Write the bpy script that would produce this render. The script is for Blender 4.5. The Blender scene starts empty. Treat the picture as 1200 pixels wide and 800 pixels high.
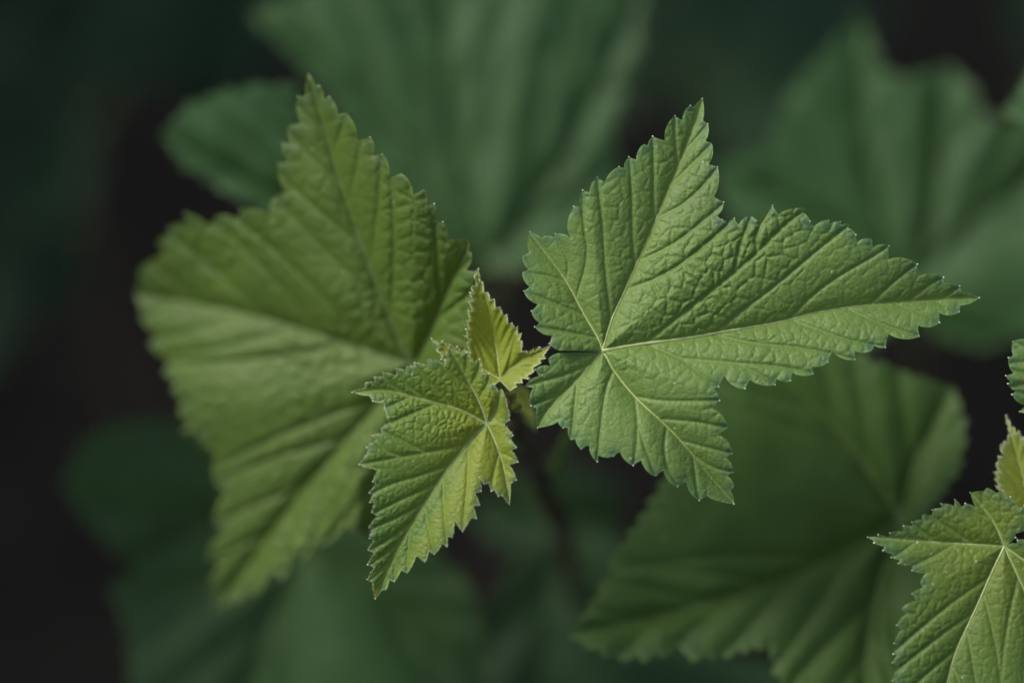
import bpy, math, random
import numpy as np
from mathutils import Vector, Matrix
from mathutils.geometry import delaunay_2d_cdt
from mathutils.kdtree import KDTree

S = bpy.context.scene
COL = S.collection

# ---------------------------------------------------------------- camera
PITCH = math.radians(50)
FWD = np.array([0, math.cos(PITCH), -math.sin(PITCH)])
UPV = np.array([0, math.sin(PITCH), math.cos(PITCH)])
RGT = np.array([1.0, 0, 0])
FOC = 0.40                                  # metres from the lens to the sharp leaf
CENTRE = np.array([0, 0, 0.62])             # the middle of the sharp shoot, 62 cm over the soil
CAMP = CENTRE - FWD * FOC
LENS = 85.0
F = LENS / 36 * 1200
cam = bpy.data.cameras.new('camera')
cam.lens = LENS; cam.sensor_width = 36; cam.clip_start = 0.02; cam.clip_end = 500
cam.dof.use_dof = True; cam.dof.focus_distance = FOC; cam.dof.aperture_fstop = 3.0
cam.dof.aperture_blades = 9
co = bpy.data.objects.new('camera', cam); COL.objects.link(co)
co.location = CAMP
co.rotation_euler = (math.pi / 2 - PITCH, 0, 0)
S.camera = co

# ---------------------------------------------------------------- light
sd = np.array([-0.56, 0.64, 0.53])                                # towards the sun, in camera axes
SUN = sd[0] * RGT + sd[1] * UPV - sd[2] * FWD
SUN /= np.linalg.norm(SUN)
elev = math.asin(SUN[2]); azim = math.atan2(SUN[0], SUN[1])
w = bpy.data.worlds.new('World'); S.world = w; w.use_nodes = True
nt = w.node_tree
sky = nt.nodes.new('ShaderNodeTexSky'); sky.sky_type = 'NISHITA'; sky.sun_disc = False
sky.sun_elevation = elev; sky.sun_rotation = azim
sky.air_density = 0.9; sky.dust_density = 3.0; sky.ozone_density = 1.0
nt.links.new(sky.outputs[0], nt.nodes['Background'].inputs[0])
nt.nodes['Background'].inputs[1].default_value = 0.06
sl = bpy.data.lights.new('sun', 'SUN'); sl.energy = 1.5; sl.angle = math.radians(24); sl.color = (1, 0.95, 0.86)
so = bpy.data.objects.new('sun', sl); COL.objects.link(so)
so.rotation_euler = Vector(SUN).to_track_quat('Z', 'Y').to_euler()
so.location = (0, 0, 5)
S.view_settings.view_transform = 'Standard'; S.view_settings.look = 'None'
S.view_settings.exposure = 1.8; S.view_settings.gamma = 1.0
S.render.engine = 'CYCLES'

# ---------------------------------------------------------------- small maths
def unproj(P, depth):
    P = np.asarray(P, float).reshape(-1, 2); depth = np.broadcast_to(np.asarray(depth, float), (len(P),))
    x = (P[:, 0] - 600) / F * depth; y = -(P[:, 1] - 400) / F * depth
    return CAMP + x[:, None] * RGT + y[:, None] * UPV + depth[:, None] * FWD

def hash01(ix, iy, seed):
    n = np.sin(ix * 127.1 + iy * 311.7 + seed * 74.7) * 43758.5453
    return n - np.floor(n)

def vnoise(P, scale, seed=0):
    q = P / scale; i = np.floor(q); f = q - i; f = f * f * (3 - 2 * f)
    a = hash01(i[:, 0], i[:, 1], seed); b = hash01(i[:, 0] + 1, i[:, 1], seed)
    c = hash01(i[:, 0], i[:, 1] + 1, seed); d = hash01(i[:, 0] + 1, i[:, 1] + 1, seed)
    return (a * (1 - f[:, 0]) + b * f[:, 0]) * (1 - f[:, 1]) + (c * (1 - f[:, 0]) + d * f[:, 0]) * f[:, 1] - .5

def cells(P, size, seed=0):
    """distance to the nearest border of a jittered cell pattern"""
    q = P / size; i = np.floor(q)
    best = np.full(len(P), 9.); sec = np.full(len(P), 9.)
    ba = np.zeros_like(q); sa = np.zeros_like(q)
    for dx in (-1, 0, 1):
        for dy in (-1, 0, 1):
            c = i + (dx, dy)
            s = c + np.stack([hash01(c[:, 0], c[:, 1], seed), hash01(c[:, 0], c[:, 1], seed + 5.3)], 1) * .98 + .01
            d = np.linalg.norm(q - s, axis=1)
            m = d < best
            sec = np.where(m, best, np.where(d < sec, d, sec)); sa = np.where(m[:, None], ba, np.where((d == sec)[:, None], s, sa))
            ba = np.where(m[:, None], s, ba); best = np.where(m, d, best)
    return (sec ** 2 - best ** 2) / (2 * np.linalg.norm(sa - ba, axis=1) + 1e-6) * size

def resample(poly, step):
    poly = np.asarray(poly, float); out = [poly[0]]
    for a, b in zip(poly[:-1], poly[1:]):
        n = max(1, int(np.ceil(np.linalg.norm(b - a) / step)))
        for k in range(1, n + 1): out.append(a + (b - a) * k / n)
    return np.array(out)

def smooth_poly(poly, n=2):
    p = np.asarray(poly, float)
    for _ in range(n):
        if len(p) < 3: break
        q = [p[0]]
        for a, b in zip(p[:-1], p[1:]): q += [a * .75 + b * .25, a * .25 + b * .75]
        q.append(p[-1]); p = np.array(q)
    return p

class Near:
    def __init__(self, pts, tag=None):
        self.k = KDTree(len(pts)); self.tag = tag
        for i, p in enumerate(pts): self.k.insert((p[0], p[1], 0), i)
        self.k.balance()
    def __call__(self, P):
        r = [self.k.find((x, y, 0)) for x, y in P]
        return np.array([a[2] for a in r]), np.array([a[1] for a in r])

def inside1(p, poly):
    q = np.roll(poly, -1, axis=0); x0, y0, x1, y1 = poly[:, 0], poly[:, 1], q[:, 0], q[:, 1]
    m = (y0 > p[1]) != (y1 > p[1])
    return bool(np.count_nonzero(p[0] < (x1[m] - x0[m]) * (p[1] - y0[m]) / (y1[m] - y0[m]) + x0[m]) % 2)

def inside(P, poly):
    x, y = P[:, 0], P[:, 1]; c = np.zeros(len(P), bool)
    q = np.roll(poly, -1, axis=0)
    for (x0, y0), (x1, y1) in zip(poly, q):
        if y0 == y1: continue
        m = ((y0 > y) != (y1 > y)) & (x < (x1 - x0) * (y - y0) / (y1 - y0) + x0)
        c ^= m
    return c

# ---------------------------------------------------------------- leaf outline
# points: (x, y) = tip of a tooth, (x, y, 'A') = tip of a lobe, (x, y, 'V') = notch without a tooth
def outline(pts, spacing=None, depth=.30, rnd=None, tooth=True, bulge=.5):
    rnd = rnd or random.Random(1)
    full = []
    n = len(pts)
    for i in range(n):
        p, q = pts[i], pts[(i + 1) % n]
        full.append((p[0], p[1], p[2] if len(p) > 2 else 'T'))
        if spacing:
            L = math.hypot(q[0] - p[0], q[1] - p[1]); k = max(1, round(L / spacing))
            for j in range(1, k):
                t = (j + rnd.uniform(-.18, .18)) / k; o = rnd.uniform(-.06, .10) * spacing
                nx, ny = -(q[1] - p[1]) / L, (q[0] - p[0]) / L
                full.append((p[0] + (q[0] - p[0]) * t + nx * o, p[1] + (q[1] - p[1]) * t + ny * o, 'T'))
    n = len(full)
    A = np.array([f[:2] for f in full], float)
    area = .5 * np.sum(A[:, 0] * np.roll(A[:, 1], -1) - np.roll(A[:, 0], -1) * A[:, 1])
    sgn = 1 if area > 0 else -1
    out = []; tips = []
    def ahead(i):            # does the next lobe tip come before the next notch?
        for k in range(1, n + 1):
            t = full[(i + k) % n][2]
            if t == 'A': return True
            if t == 'V': return False
        return True
    for i in range(n):
        p = A[i]; q = A[(i + 1) % n]; tp, tq = full[i][2], full[(i + 1) % n][2]
        if tp != 'V': tips.append(p)
        d = q - p; L = np.linalg.norm(d)
        if L < 1e-6: continue
        inw = np.array([-d[1], d[0]]) / L * sgn
        out.append(p)
        if not tooth: continue
        dep = depth * rnd.uniform(.75, 1.2) * min(L, 34) * (.5 if 'A' in (tp, tq) else 1)
        if tp == 'V' and tq == 'V': continue
        up = ahead(i) if tq != 'V' else False
        if tp == 'A': up = False
        if tq == 'A': up = True
        a, b = (p, q) if up else (q, p)
        va = full[i][2] if up else full[(i + 1) % n][2]
        e = b - a
        notch = a + e * .20 + inw * dep * (0.0 if va == 'V' else 1.0)
        if va == 'V': notch = a + e * .02
        c1 = notch + (b - notch) * .22 - inw * dep * bulge
        c2 = notch + (b - notch) * .72 - inw * dep * bulge * .8
        seg = []
        for t in np.linspace(0, 1, 7)[0:-1]:
            seg.append((1 - t) ** 3 * notch + 3 * (1 - t) ** 2 * t * c1 + 3 * (1 - t) * t * t * c2 + t ** 3 * b)
        if va != 'V': seg.insert(0, a + (notch - a) * .55 + inw * dep * .06)
        out += seg if up else seg[::-1]
    return np.array(out), np.array(tips)

def auto_side_veins(mains, poly, spacing, angle, rnd, step=4.):
    tagp = []; tag = []
    for i, m in enumerate(mains):
        r = resample(m, 3); tagp.append(r); tag += [i] * len(r)
    allp = np.concatenate(tagp); near = Near(allp); tag = np.array(tag)
    ends = np.array([m[-1] for m in mains])
    out = []
    for i, m in enumerate(mains):
        r = resample(m, 2.); L = 2. * len(r)
        s = spacing * .9
        side = rnd.choice((-1, 1))
        while s < L * .95:
            for sd_ in (1, -1):
                k = min(len(r) - 2, int((s + (spacing * .4 if sd_ == side else 0)) / 2))
                d = r[k + 1] - r[k - 1]; d /= np.linalg.norm(d) + 1e-9
                a = angle * sd_ * rnd.uniform(.85, 1.1)
                v = np.array([d[0] * math.cos(a) - d[1] * math.sin(a), d[0] * math.sin(a) + d[1] * math.cos(a)])
                p = r[k].copy(); line = [p.copy()]
                for it in range(200):
                    v = v + d * .012; v /= np.linalg.norm(v)
                    p = p + v * step
                    dist, idx = near([p])
                    if tag[idx[0]] != i and dist[0] < 9: break
                    if not inside1(p, poly): break
                    line.append(p.copy())
                if len(line) > 3: out.append(np.array(line))
            s += spacing * rnd.uniform(.85, 1.15)
    return out

# ---------------------------------------------------------------- materials
def leaf_material(name, dark, light, vein, rim, tip, transl=.32, tcol=None, rough=.50, cell=1100, bump=.35, spec=.30, base=None):
    m = bpy.data.materials.new(name); m.use_nodes = True
    t = m.node_tree; N = t.nodes; Lk = t.links.new
    N.clear()
    out = N.new('ShaderNodeOutputMaterial')
    tc = N.new('ShaderNodeTexCoord')
    n1 = N.new('ShaderNodeTexNoise'); n1.inputs['Scale'].default_value = 90; n1.inputs['Detail'].default_value = 4
    n2 = N.new('ShaderNodeTexNoise'); n2.inputs['Scale'].default_value = 900; n2.inputs['Detail'].default_value = 3
    vo = N.new('ShaderNodeTexVoronoi'); vo.feature = 'DISTANCE_TO_EDGE'; vo.inputs['Scale'].default_value = cell
    for q in (n1, n2, vo): Lk(tc.outputs['Object'], q.inputs['Vector'])
    mx = N.new('ShaderNodeMix'); mx.data_type = 'RGBA'
    mx.inputs[6].default_value = (*dark, 1); mx.inputs[7].default_value = (*light, 1)
    ad = N.new('ShaderNodeMath'); ad.operation = 'MULTIPLY_ADD'; ad.inputs[1].default_value = .45; ad.use_clamp = True
    mr = N.new('ShaderNodeMapRange'); mr.inputs[1].default_value = .3; mr.inputs[2].default_value = .7; mr.inputs[4].default_value = .75
    Lk(n1.outputs[0], mr.inputs[0]); Lk(n2.outputs[0], ad.inputs[0]); Lk(mr.outputs[0], ad.inputs[2]); Lk(ad.outputs[0], mx.inputs[0])
    last = mx.outputs[2]
    for an, c in (('base', base or light), ('tooth', tip), ('rim', rim), ('vein', vein)):
        at = N.new('ShaderNodeAttribute'); at.attribute_name = an
        k = N.new('ShaderNodeMix'); k.data_type = 'RGBA'; k.inputs[7].default_value = (*c, 1)
        Lk(at.outputs['Fac'], k.inputs[0]); Lk(last, k.inputs[6]); last = k.outputs[2]
    sv = N.new('ShaderNodeTexVoronoi'); sv.inputs['Scale'].default_value = 420; Lk(tc.outputs['Object'], sv.inputs['Vector'])
    lt = N.new('ShaderNodeMath'); lt.operation = 'LESS_THAN'; lt.inputs[1].default_value = .085; Lk(sv.outputs['Distance'], lt.inputs[0])
    sx = N.new('ShaderNodeSeparateColor'); Lk(sv.outputs['Color'], sx.inputs[0])
    gt = N.new('ShaderNodeMath'); gt.operation = 'GREATER_THAN'; gt.inputs[1].default_value = .80; Lk(sx.outputs[0], gt.inputs[0])
    sp_ = N.new('ShaderNodeMath'); sp_.operation = 'MULTIPLY'; Lk(lt.outputs[0], sp_.inputs[0]); Lk(gt.outputs[0], sp_.inputs[1])
    s2 = N.new('ShaderNodeMath'); s2.operation = 'MULTIPLY'; s2.inputs[1].default_value = .55; Lk(sp_.outputs[0], s2.inputs[0])
    ks = N.new('ShaderNodeMix'); ks.data_type = 'RGBA'; ks.inputs[7].default_value = (.42, .46, .34, 1)
    Lk(s2.outputs[0], ks.inputs[0]); Lk(last, ks.inputs[6]); last = ks.outputs[2]
    bs = N.new('ShaderNodeBsdfPrincipled')
    bs.inputs['Roughness'].default_value = rough; bs.inputs['Specular IOR Level'].default_value = spec
    Lk(last, bs.inputs['Base Color'])
    rr = N.new('ShaderNodeMapRange'); rr.inputs[3].default_value = rough - .08; rr.inputs[4].default_value = rough + .12
    Lk(n2.outputs[0], rr.inputs[0]); Lk(rr.outputs[0], bs.inputs['Roughness'])
    b1 = N.new('ShaderNodeBump'); b1.inputs['Strength'].default_value = bump; b1.inputs['Distance'].default_value = .00012
    sm = N.new('ShaderNodeMapRange'); sm.inputs[2].default_value = .25; Lk(vo.outputs['Distance'], sm.inputs[0]); Lk(sm.outputs[0], b1.inputs['Height'])
    b2 = N.new('ShaderNodeBump'); b2.inputs['Strength'].default_value = bump; b2.inputs['Distance'].default_value = .00010
    n3 = N.new('ShaderNodeTexNoise'); n3.inputs['Scale'].default_value = 2600; n3.inputs['Detail'].default_value = 2
    Lk(tc.outputs['Object'], n3.inputs['Vector']); Lk(n3.outputs[0], b2.inputs['Height']); Lk(b1.outputs[0], b2.inputs['Normal'])
    Lk(b2.outputs[0], bs.inputs['Normal'])
    tr = N.new('ShaderNodeBsdfTranslucent')
    tm = N.new('ShaderNodeMix'); tm.data_type = 'RGBA'; tm.blend_type = 'MULTIPLY'; tm.inputs[0].default_value = 1
    tm.inputs[7].default_value = (*(tcol or (1.9, 1.6, .5)), 1); Lk(last, tm.inputs[6]); Lk(tm.outputs[2], tr.inputs['Color'])
    ms = N.new('ShaderNodeMixShader'); ms.inputs[0].default_value = transl
    Lk(bs.outputs[0], ms.inputs[1]); Lk(tr.outputs[0], ms.inputs[2]); Lk(ms.outputs[0], out.inputs[0])
    return m

def plain(name, c1, c2, scale, rough=.6, spec=.3, bump=.2, dist=.0003):
    m = bpy.data.materials.new(name); m.use_nodes = True
    t = m.node_tree; N = t.nodes; bs = N['Principled BSDF']
    tc = N.new('ShaderNodeTexCoord'); n = N.new('ShaderNodeTexNoise'); n.inputs['Scale'].default_value = scale; n.inputs['Detail'].default_value = 5
    t.links.new(tc.outputs['Object'], n.inputs['Vector'])
    r = N.new('ShaderNodeValToRGB'); r.color_ramp.elements[0].position = .3; r.color_ramp.elements[1].position = .7
    r.color_ramp.elements[0].color = (*c1, 1); r.color_ramp.elements[1].color = (*c2, 1)
    t.links.new(n.outputs[0], r.inputs[0]); t.links.new(r.outputs[0], bs.inputs['Base Color'])
    b = N.new('ShaderNodeBump'); b.inputs['Strength'].default_value = bump; b.inputs['Distance'].default_value = dist
    t.links.new(n.outputs[0], b.inputs['Height']); t.links.new(b.outputs[0], bs.inputs['Normal'])
    bs.inputs['Roughness'].default_value = rough; bs.inputs['Specular IOR Level'].default_value = spec
    return m

M_LEAF = leaf_material('fresh_leaf', (.076, .132, .030), (.114, .186, .040), (.20, .27, .085), (.13, .22, .06), (.028, .080, .062))
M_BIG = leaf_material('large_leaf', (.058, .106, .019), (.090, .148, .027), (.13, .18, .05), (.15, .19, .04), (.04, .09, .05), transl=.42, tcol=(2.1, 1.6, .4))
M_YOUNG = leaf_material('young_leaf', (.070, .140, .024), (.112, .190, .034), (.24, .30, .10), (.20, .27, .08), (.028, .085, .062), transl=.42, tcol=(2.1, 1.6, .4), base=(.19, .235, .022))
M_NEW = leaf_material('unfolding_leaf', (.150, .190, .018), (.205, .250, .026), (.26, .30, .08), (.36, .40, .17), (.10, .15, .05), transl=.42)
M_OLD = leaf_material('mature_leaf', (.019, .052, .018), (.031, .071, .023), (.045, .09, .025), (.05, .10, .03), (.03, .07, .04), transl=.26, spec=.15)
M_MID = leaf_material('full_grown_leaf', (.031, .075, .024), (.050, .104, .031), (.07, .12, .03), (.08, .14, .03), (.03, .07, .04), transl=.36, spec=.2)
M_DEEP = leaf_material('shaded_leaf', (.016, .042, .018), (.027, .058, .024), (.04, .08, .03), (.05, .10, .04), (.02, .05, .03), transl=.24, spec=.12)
M_EDGE = leaf_material('second_shoot_leaf', (.058, .112, .020), (.086, .150, .028), (.20, .27, .085), (.12, .19, .05), (.028, .08, .055), transl=.38, base=(.115, .155, .020))  # darker than fresh_leaf: the shade on this leaf is put into its colour
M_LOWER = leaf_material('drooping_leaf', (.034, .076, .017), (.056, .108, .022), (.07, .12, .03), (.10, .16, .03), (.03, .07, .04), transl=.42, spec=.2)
M_VEIN = plain('leaf_vein', (.20, .26, .085), (.27, .33, .12), 400, .45, .4)
M_VEINO = plain('old_leaf_vein', (.07, .12, .04), (.10, .16, .06), 400, .5, .3)
M_PET = plain('petiole_green', (.10, .15, .035), (.15, .20, .06), 300, .5, .35)
M_STEM = plain('currant_bark', (.045, .032, .018), (.11, .085, .05), 160, .75, .2, .5, .0008)
M_GLAND = plain('tooth_tip_gland', (.50, .56, .42), (.62, .66, .52), 800, .35, .5)
M_HAIR = plain('leaf_hair', (.45, .50, .30), (.55, .60, .38), 800, .5, .3)

# ---------------------------------------------------------------- mesh helpers
def mesh_object(name, V, Fc, mat, parent=None, origin=(0, 0, 0), smooth=True, loc=None):
    me = bpy.data.meshes.new(name)
    V = np.asarray(V, float) - np.asarray(origin, float)
    me.from_pydata(V.tolist(), [], [tuple(map(int, f)) for f in Fc]); me.update()
    if smooth: me.polygons.foreach_set('use_smooth', [True] * len(me.polygons))
    me.materials.append(mat)
    o = bpy.data.objects.new(name, me); COL.objects.link(o)
    if parent is not None: o.parent = parent
    o.location = loc if loc is not None else (0, 0, 0)
    return o

def tube(path, radii, sides=8):
    path = np.asarray(path, float); n = len(path); V = []; Fc = []
    ref = np.array([.31, .52, .79])
    for i in range(n):
        d = path[min(i + 1, n - 1)] - path[max(i - 1, 0)]; d /= np.linalg.norm(d) + 1e-12
        a = np.cross(d, ref); a /= np.linalg.norm(a) + 1e-12; b = np.cross(d, a)
        for k in range(sides):
            t = 2 * math.pi * k / sides
            V.append(path[i] + (a * math.cos(t) + b * math.sin(t)) * radii[i])
    for i in range(n - 1):
        for k in range(sides):
            k2 = (k + 1) % sides
            Fc.append((i * sides + k, i * sides + k2, (i + 1) * sides + k2, (i + 1) * sides + k))
    Fc.append(tuple(range(sides))[::-1]); Fc.append(tuple(range((n - 1) * sides, n * sides)))
    return V, Fc

def curve3(a, b, c, n=14):
    a, b, c = map(lambda q: np.asarray(q, float), (a, b, c))
    return np.array([(1 - t) ** 2 * a + 2 * t * (1 - t) * b + t * t * c for t in np.linspace(0, 1, n)])

class LeafPlane:
    """pixel -> point on a leaf that stands at its own distance, tilted by (gx, gy)"""
    def __init__(s, j, d0, gx=0, gy=0): s.j = np.array(j, float); s.d0 = d0; s.g = (gx, gy); s.k = d0 / F
    def __call__(s, P, h):
        dp = s.d0 + ((P[:, 0] - s.j[0]) * s.g[0] + (P[:, 1] - s.j[1]) * s.g[1] - h) * s.k
        return unproj(P, dp)
class LeafMatrix:
    def __init__(s, j, mat, k): s.j = np.array(j, float); s.m = np.array(mat); s.k = k
    def __call__(s, P, h):
        q = np.stack([P[:, 0] - s.j[0], P[:, 1] - s.j[1], h], 1) * s.k
        return q @ s.m[:3, :3].T + s.m[:3, 3]

def build_leaf(parent, mapf, pts, mains, mat, step, sides=None, spacing=None, tdepth=.30, seed=1, side_spacing=45, side_angle=.80,
               fold=(.28, 70), quilt=(4.5, 10), groove=1.0, cell=(15, 1.0), cellmod=None, shape=None, edge=(2.0, 7), veinr=2.2,
               vein_mat=None, glands=0, hairs=0, label=None, rimw=2.2, veincol=1.0, hollow=True, petiole_to=None, petr=.0011, wob=4., sink=.6, bulge=.5, vw=None, toothr=9., lit_side=None):
    rnd = random.Random(seed)
    out, tips = outline(pts, spacing, tdepth, rnd, True, bulge)
    mains = [smooth_poly(m) for m in mains]
    if sides is None: sides = auto_side_veins(mains, out, side_spacing, side_angle, rnd)
    else: sides = [smooth_poly(m) for m in sides]
    J = mapf.j
    kd_main = Near(np.concatenate([resample(m, .8) for m in mains]))
    sp = np.concatenate([resample(m, .8) for m in sides]) if sides else None
    kd_side = Near(sp) if sides else None
    side_frac = np.concatenate([np.linspace(0, 1, len(resample(m, .8))) for m in sides]) if sides else None
    main_frac = np.concatenate([np.linspace(0, 1, len(resample(m, .8))) for m in mains])
    kd_edge = Near(resample(np.vstack([out, out[:1]]), 1.0)); kd_tip = Near(tips)

    def fields(P):
        d1, i1 = kd_main(P)
        if sides: d2, i2 = kd_side(P)
        else: d2 = np.full(len(P), 99.); i2 = np.zeros(len(P), int)
        de, _ = kd_edge(P); dt, _ = kd_tip(P)
        dv = np.minimum(d1, d2)
        h = fold[0] * d1 / (1 + d1 / fold[1])
        h = h + quilt[0] * (1 - np.exp(-d2 / quilt[1])) * np.clip(d1 / 14, 0, 1)
        h = h + quilt[0] * .5 * (1 - np.exp(-d1 / quilt[1]))
        h = h - groove * np.exp(-(dv / 1.7) ** 2)
        wp = P + 5 * np.stack([vnoise(P, 22, seed), vnoise(P, 22, seed + 3)], 1)
        if cell[1]:
            ce = cells(wp, cell[0], seed); ce2 = cells(wp * [1, 1] + 31, cell[0] * .48, seed + 8)
            mod = cellmod(P) if cellmod else 1.
            lo = np.clip(vnoise(P, 60, seed + 9) + .75, .25, 1.2)
            h = h + cell[1] * mod * lo * ((1 - np.exp(-ce / (cell[0] * .09))) * .8 + .22 * np.clip(ce / (cell[0] * .35), 0, 1) + .34 * (1 - np.exp(-ce2 / (cell[0] * .06)))) * np.clip(dv / 5, .15, 1)
        h = h - edge[0] * np.exp(-de / edge[1]) + wob * vnoise(P, 85, seed + 1) + wob * .4 * vnoise(P, 34, seed + 2)
        if shape is not None: h = h + shape(P)
        f2 = side_frac[i2] if sides else np.zeros(len(P))
        vein = np.maximum(np.exp(-(d1 / 2.2) ** 2) * (1 - .55 * main_frac[i1]), .55 * np.exp(-(d2 / 1.5) ** 2) * np.clip(1.0 - 1.5 * f2, 0, 1))
        vein = np.maximum(vein, .9 * np.exp(-(np.linalg.norm(P - J, axis=1) / 6) ** 2)) * veincol
        rim = np.exp(-(de / rimw) ** 2) * .75
        tooth = np.exp(-(dt / toothr) ** 1.5) * .9
        young = np.exp(-(np.linalg.norm(P - J, axis=1) / (.22 * np.linalg.norm(out.max(0) - out.min(0)))) ** 2) * .85
        if lit_side is not None: young = np.clip(young + lit_side(P), 0, .9)  # young tissue at the base, plus yellow painted on for a sunlit half
        return h, vein, rim, tooth, young

    lo = out.min(0); hi = out.max(0)
    xs = np.arange(lo[0], hi[0], step); ys = np.arange(lo[1], hi[1], step * .87)
    gx, gy = np.meshgrid(xs, ys); gx = gx + (np.arange(len(ys)) % 2)[:, None] * step * .5
    G = np.stack([gx.ravel(), gy.ravel()], 1)
    G = G + (np.array([rnd.random() for _ in range(2 * len(G))]).reshape(-1, 2) - .5) * step * .25
    G = G[inside(G, out)]
    de, _ = kd_edge(G); G = G[de > step * .55]
    P = np.vstack([out, G])
    res = delaunay_2d_cdt([Vector(p) for p in P.tolist()], [], [list(range(len(out)))], 1, 1e-5)
    P2 = np.array([tuple(v) for v in res[0]]); tri = res[2]
    h, vein, rim, tooth, young = fields(P2)
    W = mapf(P2, h)
    jw = mapf(J[None], fields(J[None])[0])[0]
    base = np.array(parent.location)
    lf = mesh_object('leaf', W, tri, mat, parent, jw, True, jw - base)
    me = lf.data
    for nm, arr in (('vein', vein), ('rim', rim), ('tooth', tooth), ('base', young)):
        a = me.attributes.new(nm, 'FLOAT', 'POINT'); a.data.foreach_set('value', arr.astype(np.float32))
    if label: lf['label'] = label
    # raised main veins
    if veinr:
        for im, m in enumerate(mains):
            r = resample(m, max(2.5, step)); t = np.linspace(0, 1, len(r))
            rad = veinr * (vw[im] if vw else 1) * (1 - t) ** .9 + .22
            hh = fields(r)[0] + rad * .45 - 1.1 * t ** 1.3 * veinr * sink
            V, Fc = tube(mapf(r, hh), rad * mapf.k, 6)
            mesh_object('main_vein', V, Fc, vein_mat or M_VEIN, lf, jw)
    # petiole down to the stem
    if petiole_to is not None:
        a = jw - FWD * -.0004 if isinstance(mapf, LeafPlane) else jw
        c = np.asarray(petiole_to, float); mid = (a + c) / 2 + np.array([0, 0, -.12]) * np.linalg.norm(a - c) + FWD * .25 * np.linalg.norm(a - c)
        pth = curve3(a, mid, c, 16)
        V, Fc = tube(pth, np.linspace(petr * .85, petr * 1.25, 16), 8)
        mesh_object('petiole', V, Fc, M_PET, lf, jw)
    # pale glands on the points of the teeth
    if glands:
        V = []; Fc = []
        tp = tips + (tips - J) / (np.linalg.norm(tips - J, axis=1)[:, None] + 1e-9) * .2
        hh = fields(tp)[0]; C = mapf(tp, hh)
        for c in C:
            if rnd.random() < .2: continue
            r = glands * mapf.k * rnd.uniform(.45, 1.0); b = len(V)
            q = np.array([rnd.uniform(-.3, .3) for _ in range(3)])
            for ax in np.vstack([np.eye(3), -np.eye(3)]): V.append(c + (ax + q * .3) * r)
            for f in ((0, 1, 2), (1, 3, 2), (3, 4, 2), (4, 0, 2), (1, 0, 5), (3, 1, 5), (4, 3, 5), (0, 4, 5)): Fc.append([b + z for z in f])
        g = mesh_object('tooth_gland', V, Fc, M_GLAND, lf, jw); g['kind'] = 'stuff'
    # short hairs along the margin
    if hairs:
        e = resample(np.vstack([out, out[:1]]), 1.6); V = []; Fc = []
        e = np.array([p for p in e for _ in range(2) if rnd.random() < .8])
        nrm = np.array([rnd.gauss(0, 1) for _ in range(2 * len(e))]).reshape(-1, 2)
        hh = fields(e)[0]; tipp = e + (e - J) / np.linalg.norm(e - J, axis=1)[:, None] * hairs * .6 + nrm * hairs * .6
        h2 = hh + np.array([rnd.uniform(-.5, 2.5) for _ in e]) * hairs * .6
        A = mapf(e, hh); B = mapf(tipp, h2)
        for a, b in zip(A, B):
            s = np.array([rnd.gauss(0, 1) for _ in range(3)]); s -= s.dot(b - a) * (b - a) / ((b - a).dot(b - a) + 1e-15); s *= .22 * mapf.k / (np.linalg.norm(s) + 1e-9)
            i = len(V); V += [a + s, a - s, b, a + np.cross(s, (b - a) / (np.linalg.norm(b - a) + 1e-12))]
            Fc += [(i, i + 1, i + 2), (i + 1, i + 3, i + 2), (i + 3, i, i + 2)]
        g = mesh_object('margin_hair', V, Fc, M_HAIR, lf, jw); g['kind'] = 'stuff'
    return lf, jw

def shoot(top, foot, label, group=None, bend=(0, 0, 0), r=(.0016, .0045)):
    """a currant stem that grows out of the soil; the Empty stands at its foot"""
    e = bpy.data.objects.new('currant_shoot', None); COL.objects.link(e)
    e.empty_display_size = .05
    e.location = (foot[0], foot[1], 0)
    e['label'] = label; e['category'] = 'plant shoot'
    if group: e['group'] = group
    top = np.asarray(top, float); f = np.array([foot[0], foot[1], -.02])
    path = curve3(f, (top + f) / 2 + np.asarray(bend, float), top, 26)
    rng = np.random.default_rng(int(abs(top[0] * 1e4)) + 3)
    path[1:-1] += rng.normal(0, .0008, (24, 3))
    V, Fc = tube(path, np.linspace(r[1], r[0], 26), 9)
    mesh_object('stem', V, Fc, M_STEM, e, e.location[:])
    return e, path

def on_stem(path, p):
    p = np.asarray(p, float); c = path[:-1]
    s = np.linalg.norm(c - p, axis=1) + 2.2 * np.clip(c[:, 2] - p[2] + .02, 0, None)
    return c[int(np.argmin(s))]

# ---------------------------------------------------------------- ground
def make_soil():
    n = 90; V = []; Fc = []
    rr = np.concatenate([[0], np.geomspace(.05, 150, n)])
    m = 72
    for i, r in enumerate(rr):
        for k in range(m):
            a = 2 * math.pi * k / m
            x, y = r * math.cos(a), r * math.sin(a) + .5
            z = (.012 * math.sin(x * 9 + 1.3 * math.sin(y * 7)) + .010 * math.sin(y * 13 + x * 5) + .006 * math.sin(x * 31) * math.sin(y * 27)) * min(1, 3 / (1 + r))
            V.append((x, y, z - .012))
    for i in range(n):
        for k in range(m):
            k2 = (k + 1) % m
            Fc.append((i * m + k, (i + 1) * m + k, (i + 1) * m + k2, i * m + k2))
    mat = plain('garden_soil', (.0028, .0028, .0027), (.0068, .0066, .0063), 45, .95, .0, .8, .01)
    o = mesh_object('soil', V, Fc, mat); o['kind'] = 'structure'
    return o
make_soil()

# ================================================================ the sharp shoot in the middle
tipw = unproj([(592, 472)], FOC + .010)[0]
mainshoot, P0 = shoot(tipw, (.035, .13), 'light green currant shoot with the crispest wrinkled leaf and yellowish young leaves at its tip', bend=(.03, .03, .04))

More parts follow.
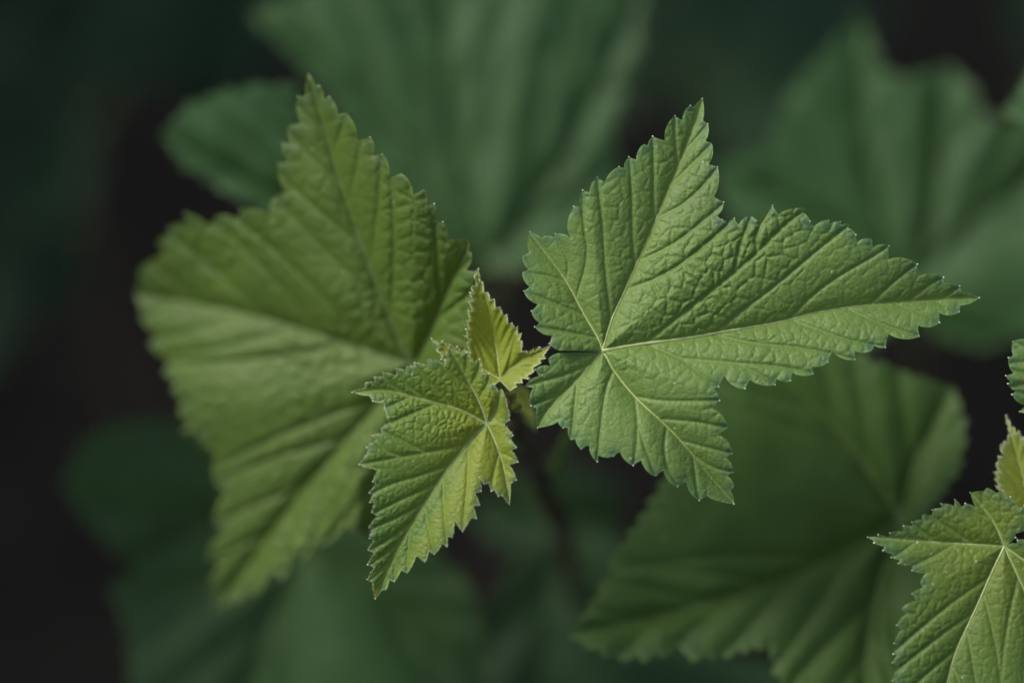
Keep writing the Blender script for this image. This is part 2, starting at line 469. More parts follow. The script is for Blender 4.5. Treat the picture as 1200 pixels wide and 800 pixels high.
# --- the large sharp leaf
R_pts = [(823, 116, 'A'), (829.5, 145.5), (834, 168), (841, 195.5), (848, 237), (846, 257.5), (853, 262, 'V'), (860.5, 256), (880.5, 253), (905.5, 240.5),
         (944.5, 244.5), (949, 259.5), (971, 258), (984.5, 260), (996, 262.5), (1003, 275), (1022, 280.5), (1042, 288), (1075, 309.5), (1105.5, 325),
         (1124.5, 335), (1147.5, 349, 'A'), (1124, 365.5), (1101, 378), (1077.5, 394), (1037.5, 407), (1022.5, 409.5), (1002, 421), (970, 424), (953, 438),
         (926, 446), (908, 450.5), (873, 455), (842, 453), (834, 454, 'V'), (843, 469), (853, 501), (858, 531), (859, 553), (860, 571), (860, 590, 'A'),
         (819.5, 586), (794, 570), (768, 558), (742, 545), (719, 534), (700, 540.5), (681, 526), (669, 515.5), (660, 501), (654, 494, 'V'), (630, 501, 'A'),
         (622.5, 475), (615.5, 452.5), (627.5, 433), (642, 420), (660, 413.5, 'V'), (703, 411.6, 'V'), (660, 410.5, 'V'), (644, 402.5), (627, 383), (623, 364.5), (614, 341),
         (612, 319), (612.5, 299.5), (621, 272, 'A'), (638, 277), (651, 274), (668, 278, 'V'), (672.5, 242), (683, 223), (700, 208), (725.5, 195.5), (737, 184), (754.5, 169),
         (765, 160), (791, 136), (809, 124)]
J = (706, 411)
R_main = [[J, (716, 375), (730, 346), (745, 311), (752, 297), (770, 255), (785, 217), (797, 190), (811, 152), (823, 117)],
          [J, (720, 408), (757, 402), (800, 397), (850, 388), (900, 380), (928, 374), (950, 367), (1000, 358.5), (1065, 353), (1100, 350), (1147, 349)],
          [J, (712, 420), (718, 433), (744, 466), (783, 500), (810, 530), (835, 562), (860, 589)],
          [J, (696, 423), (670, 450), (642, 477), (630, 500)],
          [J, (702, 397), (685, 370), (664, 329), (642, 300), (621, 273)]]
R_side = [[(757, 402), (784, 380), (807, 362), (840, 336), (888, 296), (915, 267), (944, 245)],
          [(841, 389), (872, 362), (900, 342), (950, 300), (982, 274), (996, 263)],
          [(925, 375), (950, 347), (985, 322), (1025, 300), (1042, 288)],
          [(1020, 357), (1045, 332), (1072, 311)], [(1065, 353), (1087, 335), (1105, 325)], [(1105, 350), (1124, 336)],
          [(757, 403), (800, 420), (820, 438), (842, 452)], [(800, 420), (862, 425), (910, 428), (953, 437)], [(862, 425), (890, 438), (908, 450)],
          [(835, 392), (887, 403), (925, 405), (960, 411), (1002, 421)], [(930, 376), (975, 392), (1000, 400), (1037, 406)],
          [(992, 361), (1035, 381), (1077, 393)], [(1050, 356), (1080, 366), (1101, 377)], [(1095, 352), (1124, 365)],
          [(717, 437), (710, 455), (705, 487), (700, 539)], [(744, 466), (748, 500), (743, 544)], [(782, 500), (778, 520), (781, 547), (794, 569)],
          [(812, 532), (815, 560), (819, 585)], [(748, 500), (758, 530), (768, 557)], [(742, 464), (775, 470), (843, 469)], [(775, 491), (812, 493), (852, 501)],
          [(798, 516), (820, 522), (858, 531)], [(815, 535), (835, 548), (859, 553)],
          [(690, 428), (660, 440), (616, 452)], [(677, 444), (674, 470), (669, 515)], [(656, 463), (640, 468), (623, 475)],
          [(664, 329), (667, 305), (655, 285), (651, 275)], [(685, 370), (650, 355), (614, 341)], [(664, 331), (640, 322), (612, 319)], [(700, 396), (660, 388), (628, 383)],
          [(675, 350), (690, 300), (683, 260), (683, 225)],
          [(716, 372), (710, 325), (707, 280), (706, 260), (700, 210)], [(745, 311), (741, 280), (740, 212), (737, 185)], [(769, 257), (766, 240), (766, 200), (765, 161)],
          [(795, 194), (791, 160), (791, 137)], [(732, 340), (780, 322), (820, 292), (860, 257)], [(748, 306), (790, 286), (825, 258), (848, 238)],
          [(770, 255), (800, 240), (825, 217), (841, 196)], [(785, 217), (810, 193), (834, 168)], [(801, 180), (829, 146)],
          [(862, 316), (866, 290), (880, 254)], [(888, 296), (884, 275), (905, 241)]]
def R_mod(P):
    g = lambda x, y, r: np.exp(-(((P[:, 0] - x) ** 2 + (P[:, 1] - y) ** 2) / r ** 2))
    return np.clip(.75 + .9 * g(800, 320, 75) + .6 * g(960, 310, 110) + .35 * g(830, 230, 50) - .3 * g(690, 300, 60) - .1 * g(790, 470, 90), .2, 1.5)
def R_shape(P):
    g = lambda x, y, r: np.exp(-(((P[:, 0] - x) ** 2 + (P[:, 1] - y) ** 2) / r ** 2))
    x, y = P[:, 0], P[:, 1]
    low = np.clip((y - 411.5) / 1.0, 0, 1) * np.clip((702 - x) / 30, 0, 1) * np.exp(-np.clip(y - 412, 0, None) / 30) * -7
    rise = np.where(y <= 411.5, 1, 0) * np.clip((700 - x) / 40, 0, 1) * np.exp(-np.clip(411 - y, 0, None) / 25) * 5
    v2 = 411 - .1406 * (x - 706); below = np.clip(y - v2, 0, 80) * np.clip((x - 700) / 60, 0, 1)
    return low + rise + .16 * below - 16 * g(860, 592, 70) - 10 * g(1147, 349, 80) - 12 * g(825, 115, 70) - 6 * g(615, 290, 50)
build_leaf(mainshoot, LeafPlane(J, FOC, .02, -.03), R_pts, R_main, M_LEAF, 1.4, sides=R_side, tdepth=.36, seed=4, cellmod=R_mod, shape=R_shape,
           cell=(16, 2.0), fold=(.50, 85), quilt=(2.4, 11), groove=1.4, glands=1.3, veinr=2.2, vw=(.75, 1.2, .65, .3, .55), sink=.45, bulge=.55, petiole_to=on_stem(P0, unproj([(640, 470)], .43)[0]),
           label='large crisp five-lobed leaf with a long pointed lobe and wrinkled surface')

# --- the broad softer leaf beside it
L_pts = [(362, 88, 'A'), (374, 101), (386, 114), (405, 132), (434, 161), (448, 181), (470, 203), (497, 221), (509, 239), (519, 260), (524, 282, 'V'),
         (549, 281, 'A'), (552, 296), (558, 318), (566, 350), (572, 400), (560, 440), (520, 430, 'V'), (486, 428, 'V'), (520, 470, 'V'), (540, 520), (520, 580), (480, 620), (434, 632, 'A'), (420, 625), (406, 611, 'V'),
         (377, 639), (330, 677), (297, 696), (254, 711, 'A'), (247, 691), (243, 655), (251, 611), (254, 568), (254, 530, 'V'), (214, 504), (209, 478), (192, 435),
         (176, 402), (164, 368), (160, 345, 'A'), (162, 320), (185, 284), (217, 251), (252, 254), (282, 245), (320, 258, 'V'), (322, 230), (327, 192), (339, 147), (350, 114)]
JL = (484, 427)
L_main = [[JL, (468, 400), (446, 350), (425, 290), (400, 220), (380, 150), (362, 89)],
          [JL, (440, 413), (390, 398), (330, 378), (250, 358), (162, 345)],
          [JL, (450, 462), (400, 520), (340, 590), (290, 660), (255, 710)],
          [JL, (478, 480), (460, 550), (435, 630)],
          [JL, (500, 395), (525, 335), (549, 282)]]
def L_shape(P):
    x, y = P[:, 0], P[:, 1]
    g = lambda a, b, r: np.exp(-(((x - a) ** 2 + (y - b) ** 2) / r ** 2))
    return .38 * np.clip(y - 427, 0, 400) * np.clip((480 - x) / 60, 0, 1) + 10 * g(500, 250, 90) - 10 * g(362, 90, 60) + 22 * g(250, 440, 90) - 18 * g(230, 300, 80) - 12 * g(260, 700, 80) - 10 * g(430, 640, 60)
build_leaf(mainshoot, LeafPlane(JL, FOC + .0225, -.58, .44), L_pts, L_main, M_BIG, 2.4, spacing=30, tdepth=.42, toothr=11., seed=11, side_spacing=72, side_angle=.62,
           fold=(.58, 80), quilt=(5.0, 13), cell=(21, 3.2), shape=L_shape, vein_mat=M_VEINO, veinr=1.6, sink=1.0, veincol=.4, glands=1.3, edge=(4, 10), petiole_to=on_stem(P0, unproj([(560, 520)], .45)[0]),
           label='broad yellowish green leaf with deep folds, partly behind the small leaves', wob=7)

# --- the young leaf hanging forward
Y_pts = [(440, 701, 'A'), (431, 679), (431, 661), (432, 644), (433, 630), (433, 617), (436, 600), (434, 588), (433, 577), (437, 564), (443, 550, 'V'), (421, 544, 'A'), (430, 524), (437, 510), (447, 503), (457, 496, 'V'), (451, 478), (437, 470),
         (413, 459.5, 'A'), (429, 449), (439, 442), (449, 437), (465, 432), (477, 430), (486, 425), (502, 421), (511, 422), (521, 429, 'V'), (526, 407, 'A'), (547, 413), (562, 421), (573, 438), (579, 450), (588, 457),
         (594, 474, 'V'), (597, 492), (601, 510), (605, 524), (607, 541), (605, 562), (597, 591, 'A'), (584, 581), (576, 575), (568, 567), (561, 558, 'V'), (564, 575), (562, 591), (558, 607), (542, 622, 'A'), (532, 609, 'V'), (530, 629), (524, 640),
         (509, 649), (498, 658), (477, 671), (462, 681), (452, 691)]
JY = (571, 497)
Y_main = [[JY, (560, 505), (527, 545), (497, 590), (462, 647), (441, 700)], [JY, (542, 480), (512, 472), (482, 464), (450, 455), (414, 460)],
          [JY, (562, 470), (545, 440), (527, 408)], [JY, (580, 515), (592, 550), (597, 590)], [JY, (582, 480), (587, 458)]]
Y_side = [[(545, 522), (510, 528), (470, 535), (421, 544)], [(527, 545), (490, 558), (460, 566), (437, 577)], [(512, 567), (470, 585), (434, 603)], [(497, 590), (465, 607), (433, 620)],
          [(483, 613), (455, 632), (432, 645)], [(470, 634), (450, 650), (431, 662)], [(455, 662), (431, 680)],
          [(548, 520), (549, 550), (545, 590), (542, 621)], [(519, 556), (520, 600), (524, 639)], [(497, 592), (502, 620), (509, 648)], [(480, 618), (478, 645), (477, 670)], [(462, 648), (463, 665), (462, 680)],
          [(530, 476), (500, 445), (486, 426)], [(500, 469), (475, 450), (465, 433)], [(475, 462), (455, 448), (449, 438)], [(512, 473), (480, 485), (457, 496)], [(482, 465), (460, 474), (451, 478)],
          [(552, 452), (560, 435), (562, 422)], [(560, 468), (572, 450), (573, 440)], [(545, 440), (547, 425), (547, 414)], [(552, 455), (530, 440), (511, 424)],
          [(585, 530), (598, 535), (606, 541)], [(585, 530), (578, 555), (576, 574)], [(590, 548), (600, 555), (605, 562)], [(470, 535), (450, 528), (437, 511)], [(500, 531), (470, 515), (447, 504)]]
def Y_shape(P):
    x, y = P[:, 0], P[:, 1]
    g = lambda a, b, r: np.exp(-(((x - a) ** 2 + (y - b) ** 2) / r ** 2))
    side = np.clip(((x - 571) * .84 + (y - 497) * .54), 0, 60)
    return .34 * side * np.clip((y - 490) / 30, 0, 1) + 10 * g(526, 408, 35) - 8 * g(600, 560, 45) - 8 * g(440, 700, 60) + 12 * g(590, 462, 18) - 8 * g(414, 460, 40)
def Y_mod(P): return np.where((P[:, 0] - 571) * .84 + (P[:, 1] - 497) * .54 < 0, 1.15, .65)
build_leaf(mainshoot, LeafPlane(JY, FOC - .001, .03, .02), Y_pts, Y_main, M_YOUNG, 1.35, sides=Y_side, tdepth=.42, seed=21, cell=(9, 1.9), toothr=6., bulge=.2, fold=(.50, 50), quilt=(2.2, 6), cellmod=Y_mod, lit_side=lambda P: .5 * np.clip(((P[:, 0] - 571) * .84 + (P[:, 1] - 497) * .54) / 12, 0, 1),  # half right of the midrib: sunlight painted in as yellow
           groove=.9, edge=(2.0, 5), veinr=1.0, sink=.9, shape=Y_shape, glands=1.2, hairs=1.6, rimw=1.8, petiole_to=on_stem(P0, unproj([(588, 500)], .415)[0]), petr=.0007, wob=3,
           label='small bright green young leaf with crinkled surface and a long lower lobe')

# --- the tiny upright leaf at the tip
S_pts = [(561, 315, 'A'), (566, 332), (572, 343), (579, 351), (586, 360), (594, 369), (600, 379), (606, 383), (611, 391), (612, 400), (611, 412, 'V'), (617, 412), (625, 409), (632, 407), (645, 405, 'A'), (639, 420), (634, 425), (626, 435),
         (620, 444), (612, 448), (605, 453), (597, 458, 'V'), (586, 446, 'V'), (574, 456, 'V'), (560, 452), (545, 445), (530, 434), (517, 421), (513, 411), (506, 397, 'A'), (519, 400), (528, 403), (536, 406), (545, 410), (552, 414, 'V'), (548, 402), (545, 394), (546, 386), (547, 376), (549, 365), (550, 354), (551, 344), (553, 336), (556, 323)]
JS = (586, 444)
S_main = [[JS, (583, 415), (576, 375), (561, 317)], [JS, (600, 430), (622, 415), (644, 406)], [JS, (565, 432), (540, 415), (507, 398)]]
def S_shape(P):
    x, y = P[:, 0], P[:, 1]
    g = lambda a, b, r: np.exp(-(((x - a) ** 2 + (y - b) ** 2) / r ** 2))
    return -14 * g(580, 400, 32) - 6 * g(561, 315, 25)
build_leaf(mainshoot, LeafPlane(JS, FOC + .003, .0, .045), S_pts, S_main, M_NEW, 1.3, tdepth=.42, bulge=.1, seed=31, side_spacing=19, side_angle=.62, cell=(8, .6), fold=(.42, 30), quilt=(4.0, 5),
           groove=.7, toothr=2.5, veincol=.35, edge=(-3.5, 4), veinr=.55, shape=S_shape, glands=1.1, hairs=2.2, rimw=2.2, petiole_to=on_stem(P0, tipw), petr=.0006, wob=2,
           label='tiny upright yellow-green leaf with frilly pale margin at the shoot tip')
# --- the yellow leaf under it
T_pts = [(629, 505, 'A'), (627, 488), (625, 470), (618, 455), (606, 448), (594, 452, 'V'), (596, 470, 'V'), (601, 484), (609, 490), (618, 498)]
build_leaf(mainshoot, LeafPlane((598, 460), FOC + .018, .1, .1), T_pts, [[(598, 460), (612, 475), (628, 503)]], M_NEW, 2.0, spacing=8, tdepth=.3, seed=33, side_spacing=14, cell=(8, .3),
           fold=(.4, 20), quilt=(2, 5), veinr=1.0, petiole_to=on_stem(P0, tipw), petr=.0006, label='small yellow leaf tucked under the shoot tip', wob=1.5)
# --- leaf buds at the very tip
def bud(px, py, d, size, ang, seed):
    base = unproj([(px, py)], d)[0]; rnd = random.Random(seed); k = d / F
    ax = (math.cos(ang) * RGT + math.sin(ang) * UPV) * .75 - FWD * .65; ax /= np.linalg.norm(ax)
    a = np.cross(ax, RGT + .2 * UPV); a /= np.linalg.norm(a); b = np.cross(ax, a)
    V = []; Fc = []; n = 9; m = 12
    for i in range(n):
        t = i / (n - 1); r = size * k * .34 * math.sin(math.pi * min(.97, .12 + .86 * t)) ** .8
        for j in range(m):
            q = 2 * math.pi * j / m; rr = r * (1 + .22 * math.cos(3 * q + 2 * t))
            V.append(base + ax * size * k * (t + .08 * math.cos(3 * q) * t) + (a * math.cos(q) + b * math.sin(q)) * rr)
    for i in range(n - 1):
        for j in range(m):
            j2 = (j + 1) % m; Fc.append((i * m + j, i * m + j2, (i + 1) * m + j2, (i + 1) * m + j))
    Fc.append(tuple(range((n - 1) * m, n * m)))
    o = mesh_object('leaf_bud', V, Fc, M_NEW, mainshoot, base, True, base - np.array(mainshoot.location))
    # hairs
    V = []; Fc = []
    for _ in range(90):
        t = rnd.uniform(.2, 1); q = rnd.uniform(0, 6.28); r = size * k * .34 * math.sin(math.pi * min(.97, .12 + .86 * t)) ** .8
        d_ = a * math.cos(q) + b * math.sin(q); p = base + ax * size * k * t + d_ * r; e = p + (d_ * rnd.uniform(.8, 2) + ax * rnd.uniform(-.2, 1)) * k * 1.8
        s = np.cross(d_, ax) * .2 * k; i = len(V); V += [p + s, p - s, e]; Fc.append((i, i + 1, i + 2))
    g = mesh_object('bud_hair', V, Fc, M_HAIR, o, base); g['kind'] = 'stuff'
for a in ((590, 470, FOC + .006, 16, 1.9, 1), (598, 468, FOC + .007, 13, .9, 2), (580, 470, FOC + .004, 14, 2.5, 3), (600, 478, FOC + .009, 15, .2, 4)): bud(*a)

# ================================================================ the second sharp shoot, cut by the frame
top2 = unproj([(1212, 600)], FOC + .012)[0]
edgeshoot, P1 = shoot(top2, (.19, .16), 'currant shoot with crisp small toothed leaves beside the long pointed leaf lobe', bend=(.03, .02, .03))
E_pts = [(1017, 629, 'A'), (1043, 624), (1059, 616), (1080, 603), (1103, 590), (1119, 585), (1143, 594, 'V'), (1137, 577, 'A'), (1156, 571), (1172, 574), (1184, 582), (1200, 592), (1215, 612, 'V'), (1180, 637, 'V'), (1222, 622, 'V'), (1250, 616), (1280, 630), (1310, 660, 'A'), (1290, 690), (1265, 720, 'V'),
         (1262, 760), (1240, 800), (1200, 850), (1160, 900), (1095, 950, 'A'), (1075, 900), (1060, 850), (1050, 820), (1046, 797), (1046, 776), (1048, 753), (1051, 732), (1056, 713), (1069, 695), (1085, 671, 'V'), (1069, 668), (1053, 660), (1035, 645)]
JE = (1177, 640)
E_main = [[JE, (1164, 666), (1140, 721), (1114, 774), (1100, 860), (1095, 948)], [JE, (1150, 638), (1111, 636), (1060, 632), (1018, 629)], [JE, (1165, 610), (1138, 578)], [JE, (1220, 670), (1260, 670), (1308, 660)], [JE, (1200, 690), (1225, 745), (1240, 798)]]
build_leaf(edgeshoot, LeafPlane(JE, FOC - .002, .02, -.02), E_pts, E_main, M_EDGE, 1.7, spacing=15, tdepth=.36, bulge=.3, seed=41, side_spacing=50, side_angle=.66, cell=(12, 1.6), fold=(.34, 60), quilt=(2.4, 9),
           glands=1.3, veinr=1.5, vw=(1, .5, .4, .5, .6), petiole_to=on_stem(P1, unproj([(1200, 660)], .42)[0]), petr=.0008, label='crisp green leaf with a pointed side lobe and pale veins')
E2_pts = [(1179, 487, 'A'), (1188, 500), (1200, 512), (1215, 530), (1228, 555), (1235, 590), (1220, 612, 'V'), (1205, 604, 'V'), (1190, 600), (1176, 586), (1168, 570), (1166, 553), (1170, 535), (1173, 522), (1182, 510)]
build_leaf(edgeshoot, LeafPlane((1208, 600), FOC + .008, 0, .05), E2_pts, [[(1208, 600), (1200, 560), (1179, 489)]], M_NEW, 1.7, spacing=9, tdepth=.45, seed=43, side_spacing=16, side_angle=.6, cell=(8, .7), fold=(.4, 30),
           quilt=(3, 5), veinr=1.2, hairs=1.8, glands=1.1, petiole_to=on_stem(P1, top2), petr=.0006, label='small upright olive green leaf with toothed margin')
E3_pts = [(1187, 400, 'A'), (1205, 392), (1240, 385), (1290, 400), (1330, 440, 'A'), (1300, 480), (1260, 500), (1225, 500), (1208, 488), (1195, 482), (1186, 462), (1179, 440), (1182, 419)]
build_leaf(edgeshoot, LeafPlane((1270, 450), FOC + .003, 0, .03), E3_pts, [[(1270, 450), (1230, 425), (1188, 401)], [(1270, 450), (1330, 441)], [(1270, 450), (1225, 470), (1196, 481)]], M_LEAF, 2.2, spacing=15, tdepth=.4, seed=44, side_spacing=30,
           cell=(12, 1.0), glands=1.3, petiole_to=on_stem(P1, top2), petr=.0008, label='toothed green leaf above the small olive leaf')

# ================================================================ softer leaves lower in the bush
def low_leaf(sh, path, j, d, pts, ends, mat, step, seed, sp=22, g=(0, 0), label=None, ss=80, fold=(.4, 90), quilt=(10, 16), shape=None, bend=.06):
    mains = []
    for k, e in enumerate(ends):
        a = np.array(j, float); b = np.array(e, float); n = np.array([-(b - a)[1], (b - a)[0]])
        mains.append([a, a + (b - a) * .35 + n * bend * (1 if k % 2 else -1), a + (b - a) * .7 + n * bend * .6 * (1 if k % 2 else -1), b])
    tgt = unproj([(j[0] + 30, j[1] + 60)], d + .05)[0]
    return build_leaf(sh, LeafPlane(j, d, *g), pts, mains, mat, step, spacing=sp, tdepth=.34, seed=seed, side_spacing=ss, side_angle=.62, fold=fold, quilt=quilt, cell=(24, 1.0), shape=shape,
                      vein_mat=M_VEINO, veinr=2.0, petiole_to=on_stem(path, tgt), label=label, wob=8, edge=(4, 12), veincol=.7)

# behind, under the long pointed lobe
t3 = unproj([(1075, 640)], FOC + .075)[0]
sh3, P3 = shoot(t3, (.13, .20), 'dark green currant shoot with one wide leaf under the long pointed leaf lobe')
B3 = [(668, 745, 'A'), (705, 768), (752, 776), (800, 762), (808, 775), (850, 770), (903, 755, 'V'), (905, 790), (930, 830), (970, 900), (1010, 960, 'A'), (1060, 900), (1100, 830), (1120, 750), (1110, 690), (1085, 640), (1062, 612, 'V'),
      (1090, 598), (1112, 572), (1130, 540), (1132, 490), (1118, 455, 'A'), (1085, 442), (1050, 436, 'V'), (1010, 415), (930, 395), (850, 380, 'A'), (840, 430), (822, 480), (800, 520, 'V'), (770, 570), (735, 625), (700, 690)]
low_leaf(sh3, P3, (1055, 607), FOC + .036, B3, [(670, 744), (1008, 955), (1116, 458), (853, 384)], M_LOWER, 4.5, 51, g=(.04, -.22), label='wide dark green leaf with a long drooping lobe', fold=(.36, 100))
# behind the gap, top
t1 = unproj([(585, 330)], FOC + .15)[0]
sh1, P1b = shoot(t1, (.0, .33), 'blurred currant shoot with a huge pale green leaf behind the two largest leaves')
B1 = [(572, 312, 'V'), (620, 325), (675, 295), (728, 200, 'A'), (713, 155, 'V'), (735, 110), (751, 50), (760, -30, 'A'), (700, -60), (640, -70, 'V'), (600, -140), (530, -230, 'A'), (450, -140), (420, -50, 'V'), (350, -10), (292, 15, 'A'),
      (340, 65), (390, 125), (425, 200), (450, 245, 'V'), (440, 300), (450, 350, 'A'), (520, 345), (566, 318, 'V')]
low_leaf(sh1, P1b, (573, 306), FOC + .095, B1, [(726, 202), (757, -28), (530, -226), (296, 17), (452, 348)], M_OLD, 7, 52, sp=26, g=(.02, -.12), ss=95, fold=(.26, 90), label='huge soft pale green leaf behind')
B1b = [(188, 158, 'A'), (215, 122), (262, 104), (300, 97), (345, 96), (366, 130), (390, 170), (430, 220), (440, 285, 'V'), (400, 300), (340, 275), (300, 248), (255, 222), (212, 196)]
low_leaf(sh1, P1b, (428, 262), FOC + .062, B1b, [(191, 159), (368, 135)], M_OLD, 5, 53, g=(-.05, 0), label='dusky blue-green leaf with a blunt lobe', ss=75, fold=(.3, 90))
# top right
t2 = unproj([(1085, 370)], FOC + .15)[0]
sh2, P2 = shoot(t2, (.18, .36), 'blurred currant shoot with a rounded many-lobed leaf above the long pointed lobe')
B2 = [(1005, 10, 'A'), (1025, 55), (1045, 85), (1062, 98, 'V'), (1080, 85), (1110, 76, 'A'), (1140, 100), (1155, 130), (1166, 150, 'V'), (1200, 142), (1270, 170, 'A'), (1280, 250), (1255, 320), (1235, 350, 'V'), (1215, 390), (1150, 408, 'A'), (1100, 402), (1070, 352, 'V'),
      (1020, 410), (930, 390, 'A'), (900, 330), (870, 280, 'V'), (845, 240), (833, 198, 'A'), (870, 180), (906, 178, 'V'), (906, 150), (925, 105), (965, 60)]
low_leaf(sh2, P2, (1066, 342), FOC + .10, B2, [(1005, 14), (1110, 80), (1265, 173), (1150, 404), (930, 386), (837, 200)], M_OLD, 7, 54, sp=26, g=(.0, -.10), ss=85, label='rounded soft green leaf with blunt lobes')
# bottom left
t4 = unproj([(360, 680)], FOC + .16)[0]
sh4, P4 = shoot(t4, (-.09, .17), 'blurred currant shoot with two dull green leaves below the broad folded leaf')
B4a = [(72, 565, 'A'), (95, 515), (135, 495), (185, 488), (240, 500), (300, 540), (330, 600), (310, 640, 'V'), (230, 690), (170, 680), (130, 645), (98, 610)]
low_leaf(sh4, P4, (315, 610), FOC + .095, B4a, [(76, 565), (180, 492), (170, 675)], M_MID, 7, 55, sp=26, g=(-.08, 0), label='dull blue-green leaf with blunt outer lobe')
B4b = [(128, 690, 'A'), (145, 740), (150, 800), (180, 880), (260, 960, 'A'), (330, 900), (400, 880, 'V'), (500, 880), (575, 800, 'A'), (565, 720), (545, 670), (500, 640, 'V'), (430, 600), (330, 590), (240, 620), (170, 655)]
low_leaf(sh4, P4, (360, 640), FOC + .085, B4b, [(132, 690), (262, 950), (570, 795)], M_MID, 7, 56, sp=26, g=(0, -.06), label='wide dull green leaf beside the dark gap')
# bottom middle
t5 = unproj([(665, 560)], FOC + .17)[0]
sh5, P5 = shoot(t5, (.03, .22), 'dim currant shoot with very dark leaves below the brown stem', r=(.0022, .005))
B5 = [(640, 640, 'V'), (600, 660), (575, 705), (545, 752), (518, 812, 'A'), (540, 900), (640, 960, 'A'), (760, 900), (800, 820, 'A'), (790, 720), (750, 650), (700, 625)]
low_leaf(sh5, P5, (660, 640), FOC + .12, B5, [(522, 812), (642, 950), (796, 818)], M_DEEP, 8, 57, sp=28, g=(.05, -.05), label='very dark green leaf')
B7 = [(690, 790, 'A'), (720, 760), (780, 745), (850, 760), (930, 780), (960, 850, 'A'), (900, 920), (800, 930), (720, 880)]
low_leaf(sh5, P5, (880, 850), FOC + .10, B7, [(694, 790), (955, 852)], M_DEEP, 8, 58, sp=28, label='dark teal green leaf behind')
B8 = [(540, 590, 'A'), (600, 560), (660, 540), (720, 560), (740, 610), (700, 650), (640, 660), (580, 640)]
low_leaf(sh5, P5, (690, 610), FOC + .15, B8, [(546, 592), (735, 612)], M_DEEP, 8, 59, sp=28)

# ================================================================ the bush around: template leaves on their own shoots
def template(seed):
    rnd = random.Random(seed)
    half = [(.02, 0, 'V'), (.13, -.24), (.30, -.33), (.52, -.30, 'A'), (.61, -.13), (.62, .0, 'V'), (.72, .12), (.86, .28), (.93, .48, 'A'), (.78, .52), (.62, .53), (.50, .52, 'V'), (.46, .68), (.34, .84), (.18, .98)]
    s = 300
    j = lambda v: v * s * rnd.uniform(.95, 1.05) if v else 0
    right = [(j(p[0]), j(p[1]), *p[2:]) for p in half]; left = [(-j(p[0]), j(p[1]), *p[2:]) for p in half][::-1]
    pts = right + [(0, 1.15 * s, 'A')] + left
    ends = [(p[0], p[1]) for p in pts if len(p) > 2 and p[2] == 'A']
    mains = [[(0, 4), (e[0] * .4, e[1] * .4 + 12), (e[0] * .97, e[1] * .97)] for e in ends]
    return pts, mains
dummy = bpy.data.objects.new('template_root', None); COL.objects.link(dummy)
TEMPL = []
for s in range(3):
    pts, mains = template(60 + s)
    sh = lambda P: -P[:, 1] ** 2 * .0006 - P[:, 0] ** 2 * .0004
    lf, _ = build_leaf(dummy, LeafMatrix((0, 4), np.eye(4), .0002), pts, mains, M_DEEP, 8, spacing=22, seed=70 + s, side_spacing=50, fold=(.4, 80), quilt=(9, 14), cell=(24, .8), vein_mat=M_VEINO, shape=sh, wob=10, veincol=.7)
    TEMPL.append(lf)
def place_template(e, path, pos, n, tdir, size, k, mat):
    src = TEMPL[k % 3]; c = src.copy(); COL.objects.link(c)
    n = n / np.linalg.norm(n); t = tdir - n * tdir.dot(n); t /= np.linalg.norm(t); x = np.cross(t, n)
    sc = size / .069
    M = Matrix(((x[0], t[0], n[0], 0), (x[1], t[1], n[1], 0), (x[2], t[2], n[2], 0), (0, 0, 0, 1))) @ Matrix.Scale(sc, 4)
    M.translation = Vector(pos) - Vector(e.location)
    c.parent = e; c.matrix_local = M
    for ch in src.children:
        d = ch.copy(); COL.objects.link(d); d.parent = c
    c.material_slots[0].link = 'OBJECT'; c.material_slots[0].material = mat
    a = np.asarray(pos, float); b = on_stem(path, a - np.array([0, 0, .04]))
    V, Fc = tube(curve3(a, (a + b) / 2 + np.array([0, 0, -.015]), b, 10), np.linspace(.001, .0014, 10), 7)
    V = [tuple(M.inverted() @ (Vector(v) - Vector(e.location))) for v in V]
    mesh_object('petiole', V, Fc, M_PET, c)
CNT = [0]
def bush_shoot(label, foot, top, leaves, mat, group=None):
    """leaves: (pixel x, pixel y, metres from the lens, direction of the tip in degrees, length in metres)"""
    tw = unproj([top[:2]], top[2])[0]
    e, path = shoot(tw, foot, label, group)
    for (x, y, d, ang, size) in leaves:
        rnd = random.Random(CNT[0] * 7 + 1); a = math.radians(ang)
        n = .75 * np.array([0, 0, 1.]) - .5 * FWD + np.array([rnd.uniform(-.25, .25) for _ in range(3)])
        tdir = math.cos(a) * RGT + math.sin(a) * UPV
        place_template(e, path, unproj([(x, y)], d)[0], n, tdir, size, CNT[0], mat); CNT[0] += 1
    return e
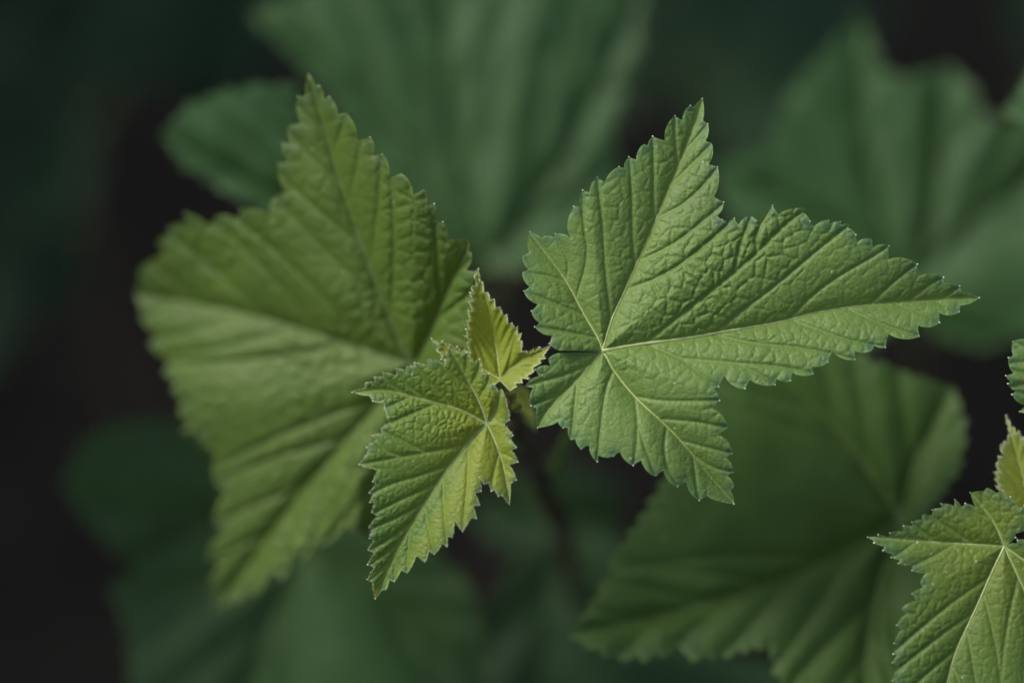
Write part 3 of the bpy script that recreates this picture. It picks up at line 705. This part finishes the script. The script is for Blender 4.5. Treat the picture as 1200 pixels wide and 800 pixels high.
bush_shoot('deeply shaded currant shoot behind the dusky blue-green blunt leaf', (-.16, .42), (60, 130, .72), [(80, 120, .66, 150, .075), (10, 260, .70, 200, .07), (170, 40, .68, 80, .06), (-90, 60, .64, 170, .08)], M_DEEP)
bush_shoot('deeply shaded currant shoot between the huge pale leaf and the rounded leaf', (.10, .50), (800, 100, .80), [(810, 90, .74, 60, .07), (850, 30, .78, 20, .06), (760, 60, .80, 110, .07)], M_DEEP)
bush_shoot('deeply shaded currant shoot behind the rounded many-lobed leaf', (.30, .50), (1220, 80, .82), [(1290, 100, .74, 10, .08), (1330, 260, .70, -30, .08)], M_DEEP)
# unseen shoots added around the frame, mainly to shade the leaves deeper down
bush_shoot('unseen leafy currant shoot added for shade at the side of the broad folded leaf', (-.26, .16), (-330, 380, .45), [(-310, 300, .42, 130, .075), (-430, 380, .40, 170, .08), (-330, 140, .44, 110, .08)], M_OLD)
bush_shoot('tall unseen currant shoot added to shade the leaves behind the dusky blunt leaf', (-.30, .52), (-430, -500, .58), [(-500, -520, .55, 150, .11), (-330, -450, .56, 100, .11), (-620, -350, .53, 200, .11), (-400, -680, .56, 80, .11), (-720, -560, .55, 160, .11), (-560, -180, .56, 210, .10)], M_OLD)
bush_shoot('tall unseen currant shoot added for shade behind the huge pale leaf', (.02, .70), (200, -760, .62), [(208, -800, .60, 110, .11), (390, -700, .62, 70, .11), (20, -720, .60, 150, .11), (560, -760, .63, 40, .11), (300, -930, .60, 90, .11), (720, -640, .66, 20, .11)], M_OLD)
bush_shoot('unseen leafy currant shoot added for shade beside the crisp small leaves', (.34, .2), (1480, 300, .47), [(1450, 200, .44, 40, .08), (1460, 400, .45, -20, .075), (1560, -20, .46, 60, .08), (1560, 560, .43, -40, .08)], M_OLD)
bush_shoot('unseen low currant shoot added in front of the drooping lobe', (.02, -.02), (640, 1100, .50), [(560, 1080, .50, 200, .07), (760, 1120, .49, -60, .07), (340, 1130, .50, 220, .07)], M_OLD)

for t_ in TEMPL:
    for ch in list(t_.children): bpy.data.objects.remove(ch)
    bpy.data.objects.remove(t_)
bpy.data.objects.remove(dummy)
